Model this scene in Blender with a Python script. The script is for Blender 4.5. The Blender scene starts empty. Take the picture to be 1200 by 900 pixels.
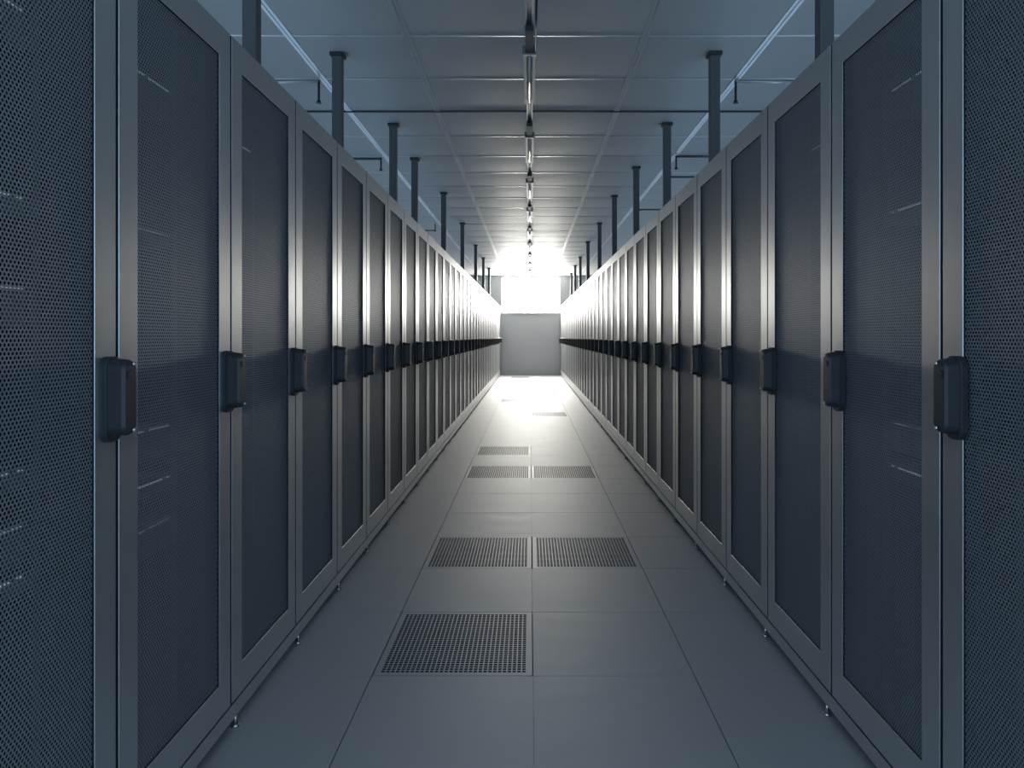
import bpy, bmesh, math, random
from mathutils import Vector

random.seed(7)
S = bpy.context.scene
COL = S.collection

# ---------------------------------------------------------------- camera, sky, exposure
CAM_H = 1.252
F_PX = 824.0
cd = bpy.data.cameras.new('camera')
cam = bpy.data.objects.new('camera', cd)
COL.objects.link(cam)
cam.location = (0, 0, CAM_H)
cam.rotation_euler = (math.pi / 2, 0, 0)
cd.sensor_fit = 'HORIZONTAL'
cd.sensor_width = 36.0
cd.lens = F_PX / 1200.0 * 36.0
cd.shift_x = -21.0 / 1200.0
cd.shift_y = -56.0 / 1200.0
cd.clip_start = 0.05
cd.clip_end = 100
S.camera = cam

SKY = (0.385, 0.60, 0.85)
SKY_STRENGTH = 2.25
WINDOW_COLOUR = (1.0, 0.975, 0.90)
WINDOW_STRENGTH = 80.0

w = bpy.data.worlds.new('sky')
S.world = w
w.use_nodes = True
bg = w.node_tree.nodes['Background']
bg.inputs['Color'].default_value = (*SKY, 1)
bg.inputs['Strength'].default_value = SKY_STRENGTH

S.view_settings.view_transform = 'Standard'
S.view_settings.look = 'None'
S.view_settings.exposure = 0.0
S.view_settings.gamma = 1.0
S.view_settings.use_curve_mapping = False
try:
    S.cycles.use_denoising = True
    S.cycles.denoiser = 'OPENIMAGEDENOISE'
    S.cycles.sample_clamp_indirect = 6.0
    S.cycles.max_bounces = 10
    S.cycles.diffuse_bounces = 5
    S.cycles.transparent_max_bounces = 16
except Exception:
    pass

# ---------------------------------------------------------------- dimensions (metres)
XL, XR = -0.940, 0.9766          # door faces of the two rows
PITCH = 0.61
GAP_L, GAP_R = 1.602, 1.6696     # first door joint seen on each side
N_CAB = 35                       # cabinets per row
Y0 = -1.2                        # where the floor and the ceiling begin
WALL_Y = 22.45
CEIL = 3.192
SIDE = 2.75                      # side walls
CAB_H = 2.20
CAB_D = 1.05
FLOOR_Y = 2.592                  # a crosswise floor joint
FLOOR_X = [-2.38, -1.78, -1.18, -0.583, 0.012, 0.607, 1.21, 1.81, 2.41]
TILE = 0.60
CROW_Y = 4.535                   # a crosswise ceiling joint
CROW = 0.762


# ---------------------------------------------------------------- materials
def mat(name, base, rough=0.5, metal=0.0, spec=0.5, bump=0.0, bump_scale=200.0,
        rough_var=0.0, var_scale=(3, 3, 3), aniso=0.0):
    m = bpy.data.materials.new(name)
    m.use_nodes = True
    nt = m.node_tree
    b = nt.nodes['Principled BSDF']
    b.inputs['Base Color'].default_value = (*base, 1)
    b.inputs['Roughness'].default_value = rough
    b.inputs['Metallic'].default_value = metal
    b.inputs['Specular IOR Level'].default_value = spec
    if bump or rough_var:
        tc = nt.nodes.new('ShaderNodeTexCoord')
        mp = nt.nodes.new('ShaderNodeMapping')
        mp.inputs['Scale'].default_value = var_scale
        nt.links.new(tc.outputs['Object'], mp.inputs['Vector'])
    if bump:
        n = nt.nodes.new('ShaderNodeTexNoise')
        n.inputs['Scale'].default_value = bump_scale
        n.inputs['Detail'].default_value = 2
        nt.links.new(tc.outputs['Object'], n.inputs['Vector'])
        bp = nt.nodes.new('ShaderNodeBump')
        bp.inputs['Strength'].default_value = bump
        bp.inputs['Distance'].default_value = 0.001
        nt.links.new(n.outputs['Fac'], bp.inputs['Height'])
        nt.links.new(bp.outputs['Normal'], b.inputs['Normal'])
    if rough_var:
        n2 = nt.nodes.new('ShaderNodeTexNoise')
        n2.inputs['Scale'].default_value = 1.0
        n2.inputs['Detail'].default_value = 4
        nt.links.new(mp.outputs['Vector'], n2.inputs['Vector'])
        mr = nt.nodes.new('ShaderNodeMapRange')
        mr.inputs['From Min'].default_value = 0.3
        mr.inputs['From Max'].default_value = 0.7
        mr.inputs['To Min'].default_value = rough - rough_var
        mr.inputs['To Max'].default_value = rough + rough_var
        nt.links.new(n2.outputs['Fac'], mr.inputs['Value'])
        nt.links.new(mr.outputs['Result'], b.inputs['Roughness'])
    return m


def emission(name, col, strength):
    m = bpy.data.materials.new(name)
    m.use_nodes = True
    nt = m.node_tree
    nt.nodes.remove(nt.nodes['Principled BSDF'])
    e = nt.nodes.new('ShaderNodeEmission')
    e.inputs['Color'].default_value = (*col, 1)
    e.inputs['Strength'].default_value = strength
    nt.links.new(e.outputs[0], nt.nodes['Material Output'].inputs['Surface'])
    return m


def perforated(name, base, rough, spec, px, pz, r):
    """Sheet steel with staggered round holes that one can look through."""
    m = bpy.data.materials.new(name)
    m.use_nodes = True
    nt = m.node_tree
    b = nt.nodes['Principled BSDF']
    b.inputs['Base Color'].default_value = (*base, 1)
    b.inputs['Roughness'].default_value = rough
    b.inputs['Specular IOR Level'].default_value = spec
    b.inputs['Metallic'].default_value = 0.5
    tc = nt.nodes.new('ShaderNodeTexCoord')
    sp = nt.nodes.new('ShaderNodeSeparateXYZ')
    nt.links.new(tc.outputs['Object'], sp.inputs[0])

    def M(op, a, bb=None):
        n = nt.nodes.new('ShaderNodeMath')
        n.operation = op
        for k, v in ((0, a), (1, bb)):
            if v is None:
                continue
            if isinstance(v, (int, float)):
                n.inputs[k].default_value = v
            else:
                nt.links.new(v, n.inputs[k])
        return n.outputs[0]
    u = M('DIVIDE', sp.outputs['Y'], px)
    v = M('DIVIDE', M('ADD', sp.outputs['Z'], 5 * pz), pz)
    row = M('FLOOR', v)
    odd = M('FLOORED_MODULO', row, 2.0)
    u2 = M('ADD', u, M('MULTIPLY', odd, 0.5))
    fu = M('MULTIPLY', M('SUBTRACT', M('FRACT', M('ADD', u2, 1000.0)), 0.5), px)
    fv = M('MULTIPLY', M('SUBTRACT', M('FRACT', v), 0.5), pz)
    d2 = M('ADD', M('MULTIPLY', fu, fu), M('MULTIPLY', fv, fv))
    hole = M('LESS_THAN', d2, r * r)
    t = nt.nodes.new('ShaderNodeBsdfTransparent')
    mx = nt.nodes.new('ShaderNodeMixShader')
    nt.links.new(hole, mx.inputs[0])
    nt.links.new(b.outputs[0], mx.inputs[1])
    nt.links.new(t.outputs[0], mx.inputs[2])
    nt.links.new(mx.outputs[0], nt.nodes['Material Output'].inputs['Surface'])
    return m


M_DOOR = mat('cabinet_paint', (0.72, 0.725, 0.73), 0.38, 0.96, 0.9)
M_MESH = perforated('perforated_steel', (0.29, 0.31, 0.335), 0.50, 1.0, 0.0100, 0.0080, 0.0035)
M_BODY = mat('cabinet_body_paint', (0.06, 0.066, 0.072), 0.5)
M_HANDLE = mat('black_handle_plastic', (0.026, 0.028, 0.03), 0.42, 0.0, 0.35)
M_EDGE = mat('edge_shade', (0.02, 0.022, 0.024), 0.8, 0.0, 0.2)
M_CHROME = mat('chrome', (0.7, 0.7, 0.7), 0.3, 1.0)
M_FLOOR = mat('floor_laminate', (0.38, 0.385, 0.385), 0.56, 0.29, 0.5, bump=0.25, bump_scale=350,
              rough_var=0.02, var_scale=(2.2, 16, 1))
M_JOINT = mat('floor_joint', (0.04, 0.045, 0.05), 0.9)
M_GRILLE = mat('floor_vent_steel', (0.34, 0.345, 0.345), 0.52, 0.25, 0.6)
M_DARK = mat('dark_void', (0.05, 0.055, 0.06), 0.9)
M_CEIL = mat('ceiling_metal', (0.5, 0.49, 0.475), 0.55, 0.07, 0.3, rough_var=0.03, var_scale=(1, 1, 1))
M_CEILBAR = mat('ceiling_bar', (0.66, 0.665, 0.67), 0.32, 0.35, 0.8)
M_WALL = mat('wall_paint', (0.34, 0.36, 0.38), 0.6, bump=0.1, bump_scale=120)
M_POST = mat('galvanised_post', (0.10, 0.105, 0.11), 0.5, 0.0, 0.5)
M_COLLAR = mat('post_collar', (0.03, 0.033, 0.036), 0.6)
M_HOUSING = mat('lamp_housing', (0.20, 0.205, 0.21), 0.45)
M_TUBE = mat('lamp_tube', (0.75, 0.75, 0.74), 0.25)
M_RAIL = mat('lamp_rail', (0.55, 0.55, 0.55), 0.35, 0.6)
M_CABLE = mat('dark_cable', (0.02, 0.03, 0.035), 0.6)
M_WFRAME = mat('window_frame_paint', (0.6, 0.6, 0.58), 0.5)
M_SERVER = mat('server_case', (0.09, 0.10, 0.11), 0.45)
M_GLINT = emission('edge_glint', (0.62, 0.74, 0.80), 0.38)  # glowing stand-in for window light glinting on server edges
M_PANE = emission('daylit_pane', WINDOW_COLOUR, WINDOW_STRENGTH)


# ---------------------------------------------------------------- helpers
def box(bm, x0, x1, y0, y1, z0, z1, mi=0):
    if x0 > x1: x0, x1 = x1, x0
    vs = [bm.verts.new((x, y, z)) for x in (x0, x1) for y in (y0, y1) for z in (z0, z1)]
    for f in ((0, 1, 3, 2), (4, 6, 7, 5), (0, 4, 5, 1), (2, 3, 7, 6), (0, 2, 6, 4), (1, 5, 7, 3)):
        fc = bm.faces.new([vs[i] for i in f])
        fc.material_index = mi


def cyl(bm, p, q, r, n=16, mi=0, r2=None):
    p, q = Vector(p), Vector(q)
    d = (q - p).normalized()
    a = d.orthogonal().normalized()
    b = d.cross(a)
    r2 = r if r2 is None else r2
    A, B = [], []
    for k in range(n):
        t = 2 * math.pi * k / n
        o = a * math.cos(t) + b * math.sin(t)
        A.append(bm.verts.new(p + o * r))
        B.append(bm.verts.new(q + o * r2))
    for k in range(n):
        f = bm.faces.new((A[k], A[(k + 1) % n], B[(k + 1) % n], B[k]))
        f.material_index = mi
        f.smooth = True
    bm.faces.new(A[::-1]).material_index = mi
    bm.faces.new(B).material_index = mi


def rounded_plate(bm, x0, x1, yc, zc, wy, hz, r, mi=0, taper=0.0, n=6):
    """A plate lying in the y-z plane from x0 to x1 with rounded corners; its x1 face shrinks by taper."""
    def loop(x, wy, hz, r):
        out = []
        for cx, cz, a0 in ((1, 1, 0), (-1, 1, 90), (-1, -1, 180), (1, -1, 270)):
            for k in range(n + 1):
                a = math.radians(a0 + 90 * k / n)
                out.append(bm.verts.new((x, yc + cx * (wy / 2 - r) + r * math.cos(a),
                                         zc + cz * (hz / 2 - r) + r * math.sin(a))))
        return out
    loops = [loop(x0, wy, hz, r), loop(x0 + (x1 - x0) * .8, wy - taper, hz - taper, r),
             loop(x1, wy - taper - .008, hz - taper - .008, max(r - .004, .002))]
    for A, B in zip(loops, loops[1:]):
        for k in range(len(A)):
            f = bm.faces.new((A[k], A[(k + 1) % len(A)], B[(k + 1) % len(A)], B[k]))
            f.material_index = mi
    bm.faces.new(loops[0]).material_index = mi
    bm.faces.new(loops[-1]).material_index = mi


def make(name, bm, mats, parent=None, loc=None, bevel=0.0):
    if bevel:
        bmesh.ops.bevel(bm, geom=list(bm.edges), offset=bevel, segments=2, profile=.7, affect='EDGES')
    bmesh.ops.recalc_face_normals(bm, faces=bm.faces)
    me = bpy.data.meshes.new(name)
    bm.to_mesh(me)
    bm.free()
    for m in (mats if isinstance(mats, (list, tuple)) else [mats]):
        me.materials.append(m)
    o = bpy.data.objects.new(name, me)
    COL.objects.link(o)
    if parent:
        o.parent = parent
    if loc:
        o.location = loc
    return o


def thing(name, label, cat, loc=(0, 0, 0), group=None):
    o = bpy.data.objects.new(name, None)
    o.empty_display_size = 0.1
    COL.objects.link(o)
    o.location = loc
    tag(o, label, cat, group)
    return o


def tag(o, label, cat, group=None):
    o['label'] = label
    o['category'] = cat
    if group:
        o['group'] = group


def structure(name, bm, mats, bevel=0.0, label=None):
    o = make(name, bm, mats, bevel=bevel)
    o['kind'] = 'structure'
    if label:
        o['label'] = label
    return o


def copy_tree(o, parent=None):
    c = o.copy()
    COL.objects.link(c)
    if parent:
        c.parent = parent
    for ch in list(o.children):
        copy_tree(ch, c)
    return c


ORD = ['nearest', 'second', 'third', 'fourth', 'fifth', 'sixth', 'seventh', 'eighth', 'ninth', 'tenth',
       'eleventh', 'twelfth', 'thirteenth', 'fourteenth', 'fifteenth', 'sixteenth', 'seventeenth',
       'eighteenth', 'nineteenth', 'twentieth']
ORD_FAR = ['farthest', 'second farthest', 'third farthest', 'fourth farthest', 'fifth farthest',
           'sixth farthest', 'seventh farthest', 'eighth farthest', 'ninth farthest', 'tenth farthest',
           'eleventh farthest', 'twelfth farthest', 'thirteenth farthest', 'fourteenth farthest',
           'fifteenth farthest', 'sixteenth farthest', 'seventeenth farthest']

# ---------------------------------------------------------------- floor
VENTS = [(0, 0), (2, 0), (2, 1), (6, 0), (6, 1), (8, 0), (14, 1), (18, 0), (22, 0), (22, 1), (27, 1), (31, 0)]
rows = [FLOOR_Y + TILE * k for k in range(-7, 34)]
bm = bmesh.new()
g = 0.0016
for i in range(len(FLOOR_X) - 1):
    for k in range(len(rows) - 1):
        ri = k - 7
        ci = i - 3
        if (ri, ci) in VENTS:
            continue
        g0, g1 = (.0002 if i == 4 else g), (.0002 if i == 3 else g)
        x0, x1, y0, y1 = FLOOR_X[i] + g0, FLOOR_X[i + 1] - g1, rows[k] + g, rows[k + 1] - g
        y1 = min(y1, WALL_Y)
        y0 = max(y0, Y0)
        if y1 - y0 < 0.01:
            continue
        b = 0.0005
        top = [bm.verts.new(p) for p in ((x0 + b, y0 + b, 0), (x1 - b, y0 + b, 0), (x1 - b, y1 - b, 0), (x0 + b, y1 - b, 0))]
        mid = [bm.verts.new(p) for p in ((x0, y0, -b), (x1, y0, -b), (x1, y1, -b), (x0, y1, -b))]
        low = [bm.verts.new(p) for p in ((x0, y0, -.012), (x1, y0, -.012), (x1, y1, -.012), (x0, y1, -.012))]
        bm.faces.new(top)
        for a, c in ((top, mid), (mid, low)):
            for q in range(4):
                bm.faces.new((a[q], c[q], c[(q + 1) % 4], a[(q + 1) % 4]))
# sub-floor seen only in the joints; open under the vent tiles
xs = [-SIDE] + FLOOR_X[1:-1] + [SIDE]
for i in range(len(xs) - 1):
    for k in range(len(rows) - 1):
        if (k - 7, i - 3) in VENTS:
            continue
        vs = [bm.verts.new(p) for p in ((xs[i], max(rows[k], Y0), -.006), (xs[i + 1], max(rows[k], Y0), -.006),
                                        (xs[i + 1], rows[k + 1], -.006), (xs[i], rows[k + 1], -.006))]
        if rows[k + 1] <= Y0:
            continue
        bm.faces.new(vs).material_index = 1
box(bm, -SIDE, SIDE, Y0, WALL_Y, -.16, -.12, 1)
box(bm, -SIDE, SIDE, Y0 - .02, Y0, -.16, -.001, 1)
for v in [v for v in bm.verts if not v.link_faces]:
    bm.verts.remove(v)
fl = structure('floor', bm, [M_FLOOR, M_JOINT])

# ---------------------------------------------------------------- ceiling
bm = bmesh.new()
cx = [-SIDE, -1.556, -0.795, 0.745, 1.557, SIDE]
k0 = int(math.floor((Y0 - CROW_Y) / CROW))
crow = [CROW_Y + CROW * k for k in range(k0, 25)]
N = 8
for i in range(5):
    for k in range(len(crow) - 1):
        y0, y1 = crow[k], min(crow[k + 1], WALL_Y)
        if y0 >= WALL_Y:
            continue
        sag = 0.0022 + 0.002 * random.random()
        prev = None
        for s in range(N + 1):
            t = s / N
            z = CEIL - sag * 4 * t * (1 - t)
            y = y0 + (y1 - y0) * t
            cur = (bm.verts.new((cx[i], y, z)), bm.verts.new((cx[i + 1], y, z)))
            if prev:
                f = bm.faces.new((prev[0], prev[1], cur[1], cur[0]))
                f.smooth = True
            prev = cur
# crosswise joint bars with a rounded underside, one of them an open dark joint
for k, y in enumerate(crow):
    if y >= WALL_Y - .1:
        continue
    if k == -k0 + 2:
        box(bm, -SIDE, SIDE, y - .014, y + .014, CEIL - .010, CEIL + .01, 2)
        continue
    pts = []
    for q in range(9):
        a = math.pi * q / 8
        pts.append((y - .014 * math.cos(a), CEIL - .0006 - .0034 * math.sin(a)))
    A = [bm.verts.new((-SIDE, p[0], p[1])) for p in pts]
    B = [bm.verts.new((SIDE, p[0], p[1])) for p in pts]
    for q in range(8):
        f = bm.faces.new((A[q], A[q + 1], B[q + 1], B[q]))
        f.material_index = 1
        f.smooth = True
vs = [bm.verts.new(p) for p in ((-SIDE, Y0, CEIL + .03), (SIDE, Y0, CEIL + .03), (SIDE, WALL_Y, CEIL + .03), (-SIDE, WALL_Y, CEIL + .03))]
bm.faces.new(vs)
structure('ceiling', bm, [M_CEIL, M_CEILBAR, M_COLLAR])

for n, x in enumerate((-1.556, -0.795, 0.745, 1.557)):
    bm = bmesh.new()
    box(bm, x - .024, x - .004, Y0, WALL_Y, CEIL - .006, CEIL + .004)
    box(bm, x + .004, x + .024, Y0, WALL_Y, CEIL - .006, CEIL + .004)
    box(bm, x - .004, x + .004, Y0, WALL_Y, CEIL - .003, CEIL + .004)
    structure('trim_%d' % (n + 1), bm, M_CEILBAR)

# ---------------------------------------------------------------- walls and window
SKY_SLOT = (1.10, 2.24)
WX0, WX1, WZ0, WZ1 = -0.925, 0.975, 1.990, 3.150
bm = bmesh.new()
T = 0.20
box(bm, -SIDE, SIDE, WALL_Y, WALL_Y + T, 0, WZ0)
box(bm, -SIDE, WX0, WALL_Y, WALL_Y + T, WZ0, CEIL + .03)
box(bm, WX1, SIDE, WALL_Y, WALL_Y + T, WZ0, CEIL + .03)
box(bm, WX0, WX1, WALL_Y, WALL_Y + T, WZ1, CEIL + .03)
structure('wall_far', bm, M_WALL)
for nm, s in (('wall_left', -1), ('wall_right', 1)):
    bm = bmesh.new()
    # added unseen slot in each side wall, lets sky light onto the ceiling
    box(bm, s * SIDE, s * (SIDE + .15), Y0, WALL_Y + T, 0, SKY_SLOT[0])
    box(bm, s * SIDE, s * (SIDE + .15), Y0, WALL_Y + T, SKY_SLOT[1], CEIL + .03)
    structure(nm, bm, M_WALL)
bm = bmesh.new()
f = 0.035
for a in ((WX0, WX0 + f, WZ0, WZ1), (WX1 - f, WX1, WZ0, WZ1), (WX0 + f, WX1 - f, WZ0, WZ0 + f), (WX0 + f, WX1 - f, WZ1 - f, WZ1)):
    box(bm, a[0], a[1], WALL_Y + .02, WALL_Y + .08, a[2], a[3])
win = structure('window_1', bm, M_WFRAME)
bm = bmesh.new()
box(bm, 0.012, 0.052, WALL_Y + .015, WALL_Y + .085, WZ0 + f, WZ1 - f)
make('mullion', bm, M_WFRAME, win)
for x0, x1 in ((WX0 + f, 0.012), (0.052, WX1 - f)):
    bm = bmesh.new()
    box(bm, x0, x1, WALL_Y + .045, WALL_Y + .055, WZ0 + f, WZ1 - f)
    make('window_pane', bm, M_PANE, win)
bm = bmesh.new()
box(bm, WX0 - .01, WX1 + .01, WALL_Y - .03, WALL_Y + .02, WZ0 - .03, WZ0)
make('window_sill', bm, M_WFRAME, win, bevel=.004)
bm = bmesh.new()
box(bm, XL + .02, XR - .02, WALL_Y - .015, WALL_Y, 0, 0.09)
structure('baseboard_far', bm, M_WALL)

# ---------------------------------------------------------------- server cabinets
DW = 0.5985      # door width
DB, DT = 0.092, CAB_H
FR = 0.078       # stile width
RT, RB = 0.093, 0.100


def build_cabinet(s, label, loc):
    """s = +1: the door looks towards +x (left row); -1: towards -x (right row). Origin: middle of the base."""
    X = CAB_D / 2
    root = thing('server_cabinet', label, 'cabinet', loc)

    def bx(bm, x0, x1, *a):
        box(bm, s * x0, s * x1, *a)
    # body: open at the front
    bm = bmesh.new()
    W = PITCH / 2 - .001
    b0 = X - .040
    bx(bm, -X, b0, -W, -W + .003, .088, CAB_H - .006)
    bx(bm, -X, b0, W - .003, W, .088, CAB_H - .006)
    bx(bm, -X, b0, -W + .003, W - .003, CAB_H - .010, CAB_H - .006)
    bx(bm, -X, b0, -W + .003, W - .003, .088, .094)
    bx(bm, -X, -X + .003, -W + .003, W - .003, .094, CAB_H - .010)
    # front frame of the body behind the door
    bx(bm, b0, b0 + .008, -W, -W + .03, .088, CAB_H - .006)
    bx(bm, b0, b0 + .008, W - .03, W, .088, CAB_H - .006)
    bx(bm, b0, b0 + .008, -W + .03, W - .03, CAB_H - .05, CAB_H - .006)
    bx(bm, b0, b0 + .008, -W + .03, W - .03, .088, .14)
    make('body', bm, M_BODY, root)
    for q in (-1, 1):
        bm = bmesh.new()
        bx(bm, X - .175, X - .150, q * .255 - .012, q * .255 + .012, .094, CAB_H - .010)
        make('mounting_rail', bm, M_BODY, root)
    # door
    bm = bmesh.new()
    h = DW / 2
    d0, d1 = X - .028, X
    o = [(-h, DB), (h, DB), (h, DT), (-h, DT)]
    i_ = [(-h + FR, DB + RB), (h - FR, DB + RB), (h - FR, DT - RT), (-h + FR, DT - RT)]
    c = 0.0010
    def ring(pts, x, grow):
        cy = sum(p[0] for p in pts) / 4
        cz = sum(p[1] for p in pts) / 4
        return [bm.verts.new((s * x, p[0] + grow * (1 if p[0] > cy else -1), p[1] + grow * (1 if p[1] > cz else -1))) for p in pts]
    R = [ring(o, d0, 0), ring(o, d1 - c, 0), ring(o, d1, -c), ring(i_, d1, c), ring(i_, d1 - c, 0), ring(i_, d0, 0)]
    for a, b in zip(R, R[1:] + R[:1]):
        for q in range(4):
            fc = bm.faces.new((a[q], a[(q + 1) % 4], b[(q + 1) % 4], b[q]))
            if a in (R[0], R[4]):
                fc.material_index = 1      # edges coloured dark, painting in the shade of the door gaps
    door = make('door', bm, [M_DOOR, M_EDGE], root)
    bm = bmesh.new()
    bx(bm, X - .0075, X - .006, -h + FR, h - FR, DB + RB, DT - RT)
    make('perforated_panel', bm, M_MESH, door)
    # swing handle on the far stile, next to the joint
    bm = bmesh.new()
    yc = h - .034 + (.003 if s > 0 else -.030)
    px_out = .006 if s > 0 else 0
    zc = 1.112
    rounded_plate(bm, s * X, s * (X + .016), yc, zc, .068, .190, .026, 0)
    rounded_plate(bm, s * (X + .016), s * (X + .046 + px_out), yc, zc + .004, .056, .174, .024, 0, taper=.006)
    cyl(bm, (s * (X + .044), yc, zc + .055), (s * (X + .048 + px_out), yc, zc + .055), .009, 14, 0)
    for zz in (zc + .078, zc - .070):     # bright pins at the lever's outer corners
        cyl(bm, (s * (X + .036), yc + .012, zz), (s * (X + .0485 + px_out), yc + .012, zz), .0045, 12, 1)
        cyl(bm, (s * (X + .0485 + px_out), yc + .012, zz), (s * (X + .0505 + px_out), yc + .012, zz), .0045, 12, 1, .002)
    hd = make('door_handle', bm, [M_HANDLE, M_CHROME], door)
    hd['label'] = 'black swing handle with rounded corners'
    # plinth and levelling feet
    bm = bmesh.new()
    bx(bm, -X + .01, X - .003, -W, W, .034, .082)
    make('plinth', bm, M_DOOR, root, bevel=.0015)
    for fx, fy in ((X - .006, -W + .045), (X - .08, W - .06), (-X + .06, -W + .06), (-X + .06, W - .06)):
        bm = bmesh.new()
        cyl(bm, (s * fx, fy, 0), (s * fx, fy, .008), .014, 14, 0, .011)
        cyl(bm, (s * fx, fy, .008), (s * fx, fy, .036), .005, 10, 0)
        make('levelling_foot', bm, M_CHROME, root)
    return root


def cab_label(side, k):
    if k == 0:
        return 'tall blue-grey server cabinet with mesh door, nearest of the %s row, cut by the frame' % side
    if k < 18:
        return 'tall blue-grey server cabinet with mesh door, %s from the camera in the %s row' % (ORD[k], side)
    n = N_CAB - 1 - k
    pre = ORD_FAR[n]
    return 'small-looking distant server cabinet with mesh door, %s in the %s row' % (pre, side)


cabs = {}
for side, s, face, gap0 in (('left', 1, XL, GAP_L), ('right', -1, XR, GAP_R)):
    first = None
    xc = face - s * CAB_D / 2
    for k in range(N_CAB):
        yc = gap0 - PITCH / 2 + PITCH * k
        if yc + PITCH / 2 > WALL_Y:
            break
        if first is None:
            o = first = build_cabinet(s, cab_label(side, k), (xc, yc, 0))
        else:
            o = copy_tree(first)
            o.location = (xc, yc, 0)
            o['label'] = cab_label(side, k)
        o['group'] = 'server cabinets of the %s row' % side
        cabs[side, k] = o


# ---------------------------------------------------------------- servers seen dimly through the mesh doors
def build_server(s, height, label, loc):
    r = thing('rack_server', label, 'server', loc, 'servers behind the mesh doors')
    D = 0.62
    bm = bmesh.new()
    box(bm, -s * D, 0, -.218, .218, 0, height)
    for q in range(7):      # drive bays
        y = -.19 + q * .056
        box(bm, 0, s * .004, y, y + .046, .007, height - .010)
    make('case', bm, M_SERVER, r)
    for q in (-1, 1):
        bm = bmesh.new()
        box(bm, -s * .004, s * .010, q * .218, q * .242, .002, height - .002)
        make('mounting_ear', bm, M_SERVER, r)
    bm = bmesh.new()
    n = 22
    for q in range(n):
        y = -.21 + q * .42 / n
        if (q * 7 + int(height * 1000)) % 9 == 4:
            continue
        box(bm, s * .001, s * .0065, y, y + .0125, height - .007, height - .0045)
    make('glint_strip', bm, M_GLINT, r)  # top-edge glint put in as glowing dashes
    return r


def server_word(n, total):
    if n == 0:
        return 'top one'
    if n == total - 1:
        return 'bottom one'
    return '%s one down' % ORD[n]


SERVERS = {('left', 0): [.700, .300, .107, -.280, -.400, -.507],
           ('left', 1): [.740, .305, -.262, -.415, -.540],
           ('left', 2): [.720, -.300],
           ('right', 1): [.765, .388, -.262, -.395],
           ('right', 2): [.742, -.300]}
protos = {}
for (side, k), tops in SERVERS.items():
    s = 1 if side == 'left' else -1
    c = cabs[side, k]
    for n, t in enumerate(tops):
        ht = 0.0885 if n % 2 == 0 else 0.0443
        key = (s, ht)
        which = ORD[k] if k else 'nearest'
        lab = 'dark rack server behind the mesh of the %s %s cabinet, %s' % (
            which, side, server_word(n, len(tops)))
        loc = (c.location.x + s * (CAB_D / 2 - .148), c.location.y, CAM_H + t - ht)
        if key not in protos:
            protos[key] = build_server(s, ht, lab, loc)
        else:
            o = copy_tree(protos[key])
            o.location = loc
            o['label'] = lab

# ---------------------------------------------------------------- floor vent tiles


def build_vent(label, loc, wx):
    r = thing('floor_vent', label, 'floor vent', loc, 'perforated vent tiles in the floor')
    hx, hy = wx / 2 - .0035, TILE / 2 - .0030
    m = .022
    bm = bmesh.new()
    def quadring(xo, yo, xi, yi, z):
        O = [bm.verts.new(p) for p in ((-xo, -yo, z), (xo, -yo, z), (xo, yo, z), (-xo, yo, z))]
        I = [bm.verts.new(p) for p in ((-xi, -yi, z), (xi, -yi, z), (xi, yi, z), (-xi, yi, z))]
        for q in range(4):
            bm.faces.new((O[q], O[(q + 1) % 4], I[(q + 1) % 4], I[q]))
        return O, I
    O, I = quadring(hx, hy, hx - m, hy - m, 0.0)
    L = [bm.verts.new((v.co.x, v.co.y, -.03)) for v in O]
    L2 = [bm.verts.new((v.co.x, v.co.y, -.03)) for v in I]
    for q in range(4):
        bm.faces.new((O[q], L[q], L[(q + 1) % 4], O[(q + 1) % 4]))
        bm.faces.new((I[q], I[(q + 1) % 4], L2[(q + 1) % 4], L2[q]))
    make('rim', bm, M_GRILLE, r)
    bm = bmesh.new()
    n = 30
    ax, ay = hx - m, hy - m
    px, py = 2 * ax / n, 2 * ay / n
    hw = .36
    for i in range(n):
        for j in range(n):
            x0, x1, y0, y1 = -ax + i * px, -ax + (i + 1) * px, -ay + j * py, -ay + (j + 1) * py
            xc, yc = (x0 + x1) / 2, (y0 + y1) / 2
            O = [bm.verts.new(p) for p in ((x0, y0, -.0005), (x1, y0, -.0005), (x1, y1, -.0005), (x0, y1, -.0005))]
            I = [bm.verts.new((xc + a * px * hw, yc + b * py * hw, -.0005)) for a, b in ((-1, -1), (1, -1), (1, 1), (-1, 1))]
            L = [bm.verts.new((v.co.x, v.co.y, -.006)) for v in I]
            for q in range(4):
                q1 = (q + 1) % 4
                bm.faces.new((O[q], O[q1], I[q1], I[q]))
                bm.faces.new((I[q], I[q1], L[q1], L[q])).material_index = 1  # hole walls coloured dark, shade painted in so the holes stand out
    bmesh.ops.remove_doubles(bm, verts=bm.verts, dist=1e-5)
    make('grille', bm, [M_GRILLE, M_DARK], r)
    bm = bmesh.new()
    box(bm, -ax, ax, -ay, ay, -.075, -.070)
    make('damper_tray', bm, M_DARK, r)
    return r


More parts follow.
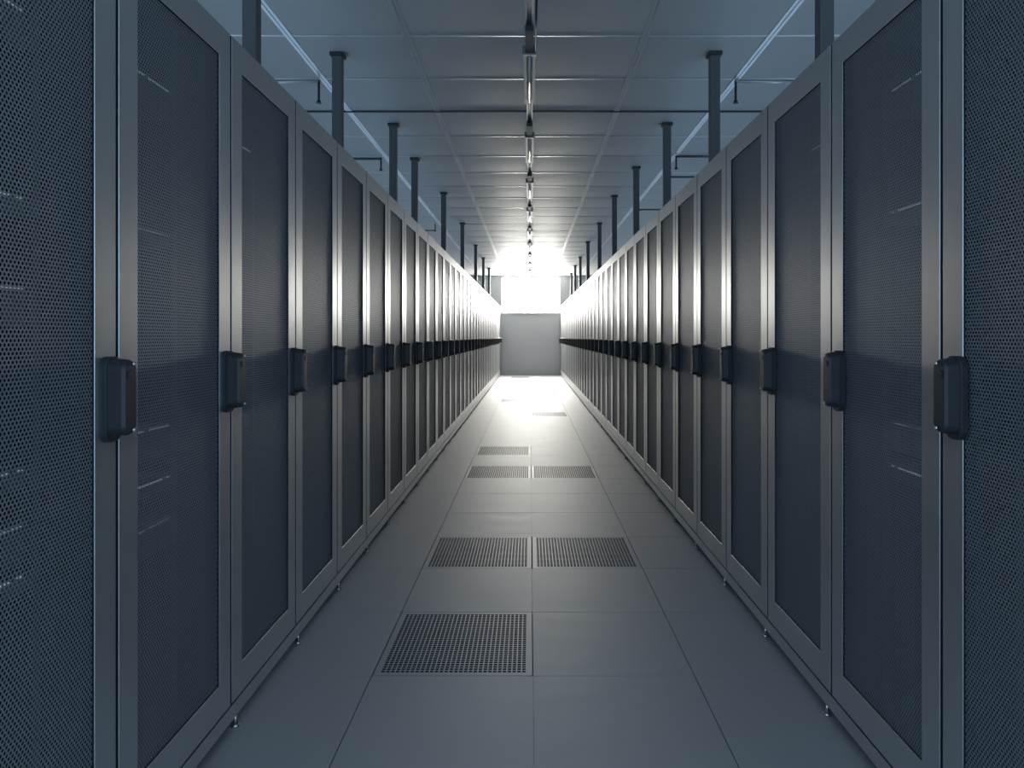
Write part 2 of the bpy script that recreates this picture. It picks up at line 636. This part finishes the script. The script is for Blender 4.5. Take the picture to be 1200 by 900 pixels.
VENT_LABEL = {
    (0, 0): 'large-looking square perforated floor vent nearest the camera, alone in its row',
    (2, 0): 'left one of the side by side perforated floor vents second nearest the camera',
    (2, 1): 'right one of the side by side perforated floor vents second nearest the camera',
    (6, 0): 'left one of the farther pair of perforated floor vents on the bright floor',
    (6, 1): 'right one of the farther pair of perforated floor vents on the bright floor',
    (8, 0): 'faint perforated floor vent just beyond the farther pair, left of centre',
    (14, 1): 'thin grey perforated floor vent strip alone right of centre in the glare',
    (18, 0): 'thin grey perforated floor vent strip alone left of centre in the glare',
    (22, 0): 'left one of the thin distant pair of perforated floor vents',
    (22, 1): 'right one of the thin distant pair of perforated floor vents',
    (27, 1): 'distant perforated floor vent right of centre, beyond the thin pair',
    (31, 0): 'farthest perforated floor vent, at the foot of the end wall',
}
vp = None
for ri, ci in VENTS:
    x0, x1 = FLOOR_X[ci + 3], FLOOR_X[ci + 4]
    loc = ((x0 + x1) / 2, FLOOR_Y + TILE * (ri + .5), 0)
    if vp is None:
        vp = build_vent(VENT_LABEL[ri, ci], loc, x1 - x0)
    else:
        o = copy_tree(vp)
        o.location = loc
        o['label'] = VENT_LABEL[ri, ci]

# ---------------------------------------------------------------- posts between cabinet tops and ceiling
HC = CEIL - CAM_H


def build_post(label, loc):
    r = thing('support_post', label, 'post', loc, 'posts from cabinet tops to ceiling')
    top = CEIL - (CAB_H - .006)
    bm = bmesh.new()
    w_ = .033
    box(bm, -w_, w_, -w_, w_, 0.006, top - .022)
    make('shaft', bm, M_POST, r, bevel=.006)
    bm = bmesh.new()
    box(bm, -.046, .046, -.046, .046, top - .026, top)
    make('ceiling_collar', bm, M_COLLAR, r, bevel=.004)
    bm = bmesh.new()
    box(bm, -.05, .05, -.05, .05, 0, .008)
    make('foot_plate', bm, M_POST, r)
    return r


POSTS = {'left': [(295, None), (396, 63), (461, 145), (486, 185.5), (520, 225.5), (542, 261), (557.5, 287), (566.5, 302), (573, 314)],
         'right': [(966, None), (837, 62), (781.5, 144.5), (745.5, 195.5), (720, 229), (702.5, 261), (689, 283), (680, 301), (674, 311), (669.5, 320)]}
pp = None
for side, lst in POSTS.items():
    for n, (px_, py_) in enumerate(lst):
        dx = px_ - 621.0
        if py_ is None:
            y = 3.30
        else:
            y = HC * F_PX / (394 - py_)
        x = dx * y / F_PX
        if y > WALL_Y - .3:
            y = WALL_Y - .3
            x = dx * y / F_PX
        sgn = -1 if x < 0 else 1
        x = sgn * max(abs(x), (abs(XL) if sgn < 0 else XR) + .16)
        if n == 0:
            lab = 'square grey post on the %s cabinets, nearest the camera, its top out of frame' % side
        elif n < len(lst) - 1:
            lab = 'square grey post from %s cabinet tops to ceiling, %s from the camera' % (side, ORD[n])
        else:
            lab = 'square grey post on %s cabinet tops, closest to the window wall' % side
        loc = (x, y, CAB_H - .006)
        if pp is None:
            pp = build_post(lab, loc)
        else:
            o = copy_tree(pp)
            o.location = loc
            o['label'] = lab

# ---------------------------------------------------------------- ceiling lamp line
LZ = CEIL - 0.115       # underside of lamps
LX = -0.003
bm = bmesh.new()
for q in (-1, 1):
    box(bm, LX + q * .020 - .005, LX + q * .020 + .005, 1.6, WALL_Y - .6, LZ + .030, LZ + .060)
box(bm, LX - .025, LX + .025, 1.6, WALL_Y - .6, LZ + .056, LZ + .062)
for k in range(12):
    y = 2.2 + 1.75 * k
    box(bm, LX - .006, LX + .006, y - .006, y + .006, LZ + .060, CEIL)
rail = make('lamp_rail', bm, M_RAIL)
tag(rail, 'thin pale metal rail hanging under the ceiling along the centre line', 'rail')


def build_lamp(label, loc):
    r = thing('ceiling_lamp', label, 'lamp', loc, 'lamps along the ceiling rail')
    L = .98
    bm = bmesh.new()
    # trough-like housing, open underneath
    box(bm, -.040, -.020, .02, L, .0, .044)
    box(bm, .020, .040, .02, L, .0, .044)
    box(bm, -.020, .020, .02, L, .030, .044)
    make('housing', bm, M_HOUSING, r)
    bm = bmesh.new()
    cyl(bm, (0, .03, .014), (0, L - .01, .014), .011, 14)
    t = make('lamp_tube', bm, M_TUBE, r)
    t['label'] = 'pale unlit tube'
    bm = bmesh.new()
    box(bm, -.046, .046, 0, .03, -.004, .050)
    make('end_cap', bm, M_HOUSING, r, bevel=.003)
    bm = bmesh.new()
    box(bm, -.026, .026, -.34, -.004, .000, .034)
    make('connector_box', bm, M_COLLAR, r, bevel=.003)
    return r


lp = None
ys = [2.66, 4.54, 6.45, 8.35, 10.25, 12.2, 14.1, 16.0, 17.95, 19.9]
for n, y in enumerate(ys):
    if n == 0:
        lab = 'slim unlit ceiling lamp on the rail at the top edge of the picture'
    elif n < 6:
        lab = 'slim unlit ceiling lamp on the centre rail, %s from the camera' % ORD[n]
    else:
        lab = 'slim ceiling lamp on the centre rail, %s, over the bright far end' % ORD_FAR[len(ys) - 1 - n]
    loc = (LX, y, LZ)
    if lp is None:
        lp = build_lamp(lab, loc)
    else:
        o = copy_tree(lp)
        o.location = loc
        o['label'] = lab
bm = bmesh.new()
cyl(bm, (.036, 3.68, LZ + .004), (.036, 4.50, LZ + .004), .0065, 12)
cyl(bm, (.036, 4.49, LZ + .004), (.036, 4.56, LZ + .05), .0065, 12)
cb = make('lamp_cable', bm, M_CABLE)
tag(cb, 'dark cable running beside the nearest ceiling lamps', 'cable')

# ---------------------------------------------------------------- pipes with drops over the cabinets


def px2(x, y, h):
    """distance and sideways place of a thing of known height above the eye"""
    Y = h * F_PX / (394 - y)
    return (x - 621) * Y / F_PX, Y


def build_pipe(x, y, drop, reach, low, lab, bm_mat=None):
    s = -1 if x < 0 else 1
    r = thing('sprinkler_pipe', lab, 'pipe', (x, y, CEIL), 'short pipes with drops under the ceiling')
    zt = -.012 if not low else -drop
    bm = bmesh.new()
    cyl(bm, (0, 0, zt), (s * reach, 0, zt), .011, 12)
    make('branch', bm, bm_mat or M_POST, r)
    bm = bmesh.new()
    cyl(bm, (0, 0, 0), (0, 0, -drop), .009, 12)
    make('drop', bm, M_COLLAR, r)
    bm = bmesh.new()
    cyl(bm, (0, 0, -drop - .014), (0, 0, -drop), .012, 12, 0, .016)
    cyl(bm, (0, 0, -drop - .018), (0, 0, -drop - .014), .021, 12)
    make('sprinkler_head', bm, M_COLLAR, r)
    return r


build_pipe(-1.60, 5.33, .155, .5, False, 'short ceiling pipe with a hanging head, nearest on the left', M_CEILBAR)
build_pipe(-1.62, 7.65, .12, .5, False, 'short ceiling pipe with a hanging head, second on the left')
build_pipe(-1.63, 12.1, .12, .42, True, 'L-shaped low ceiling pipe on the left, farthest on that side')
build_pipe(1.56, 5.33, .155, .5, False, 'short ceiling pipe with a hanging head, nearest on the right', M_CEILBAR)
build_pipe(1.57, 7.55, .13, .5, False, 'short ceiling pipe with a hanging head, second on the right')
build_pipe(1.55, 7.95, .14, .5, True, 'low horizontal ceiling pipe on the right, beside the second post')
build_pipe(1.55, 10.0, .14, .5, True, 'low horizontal ceiling pipe on the right, farthest on that side')
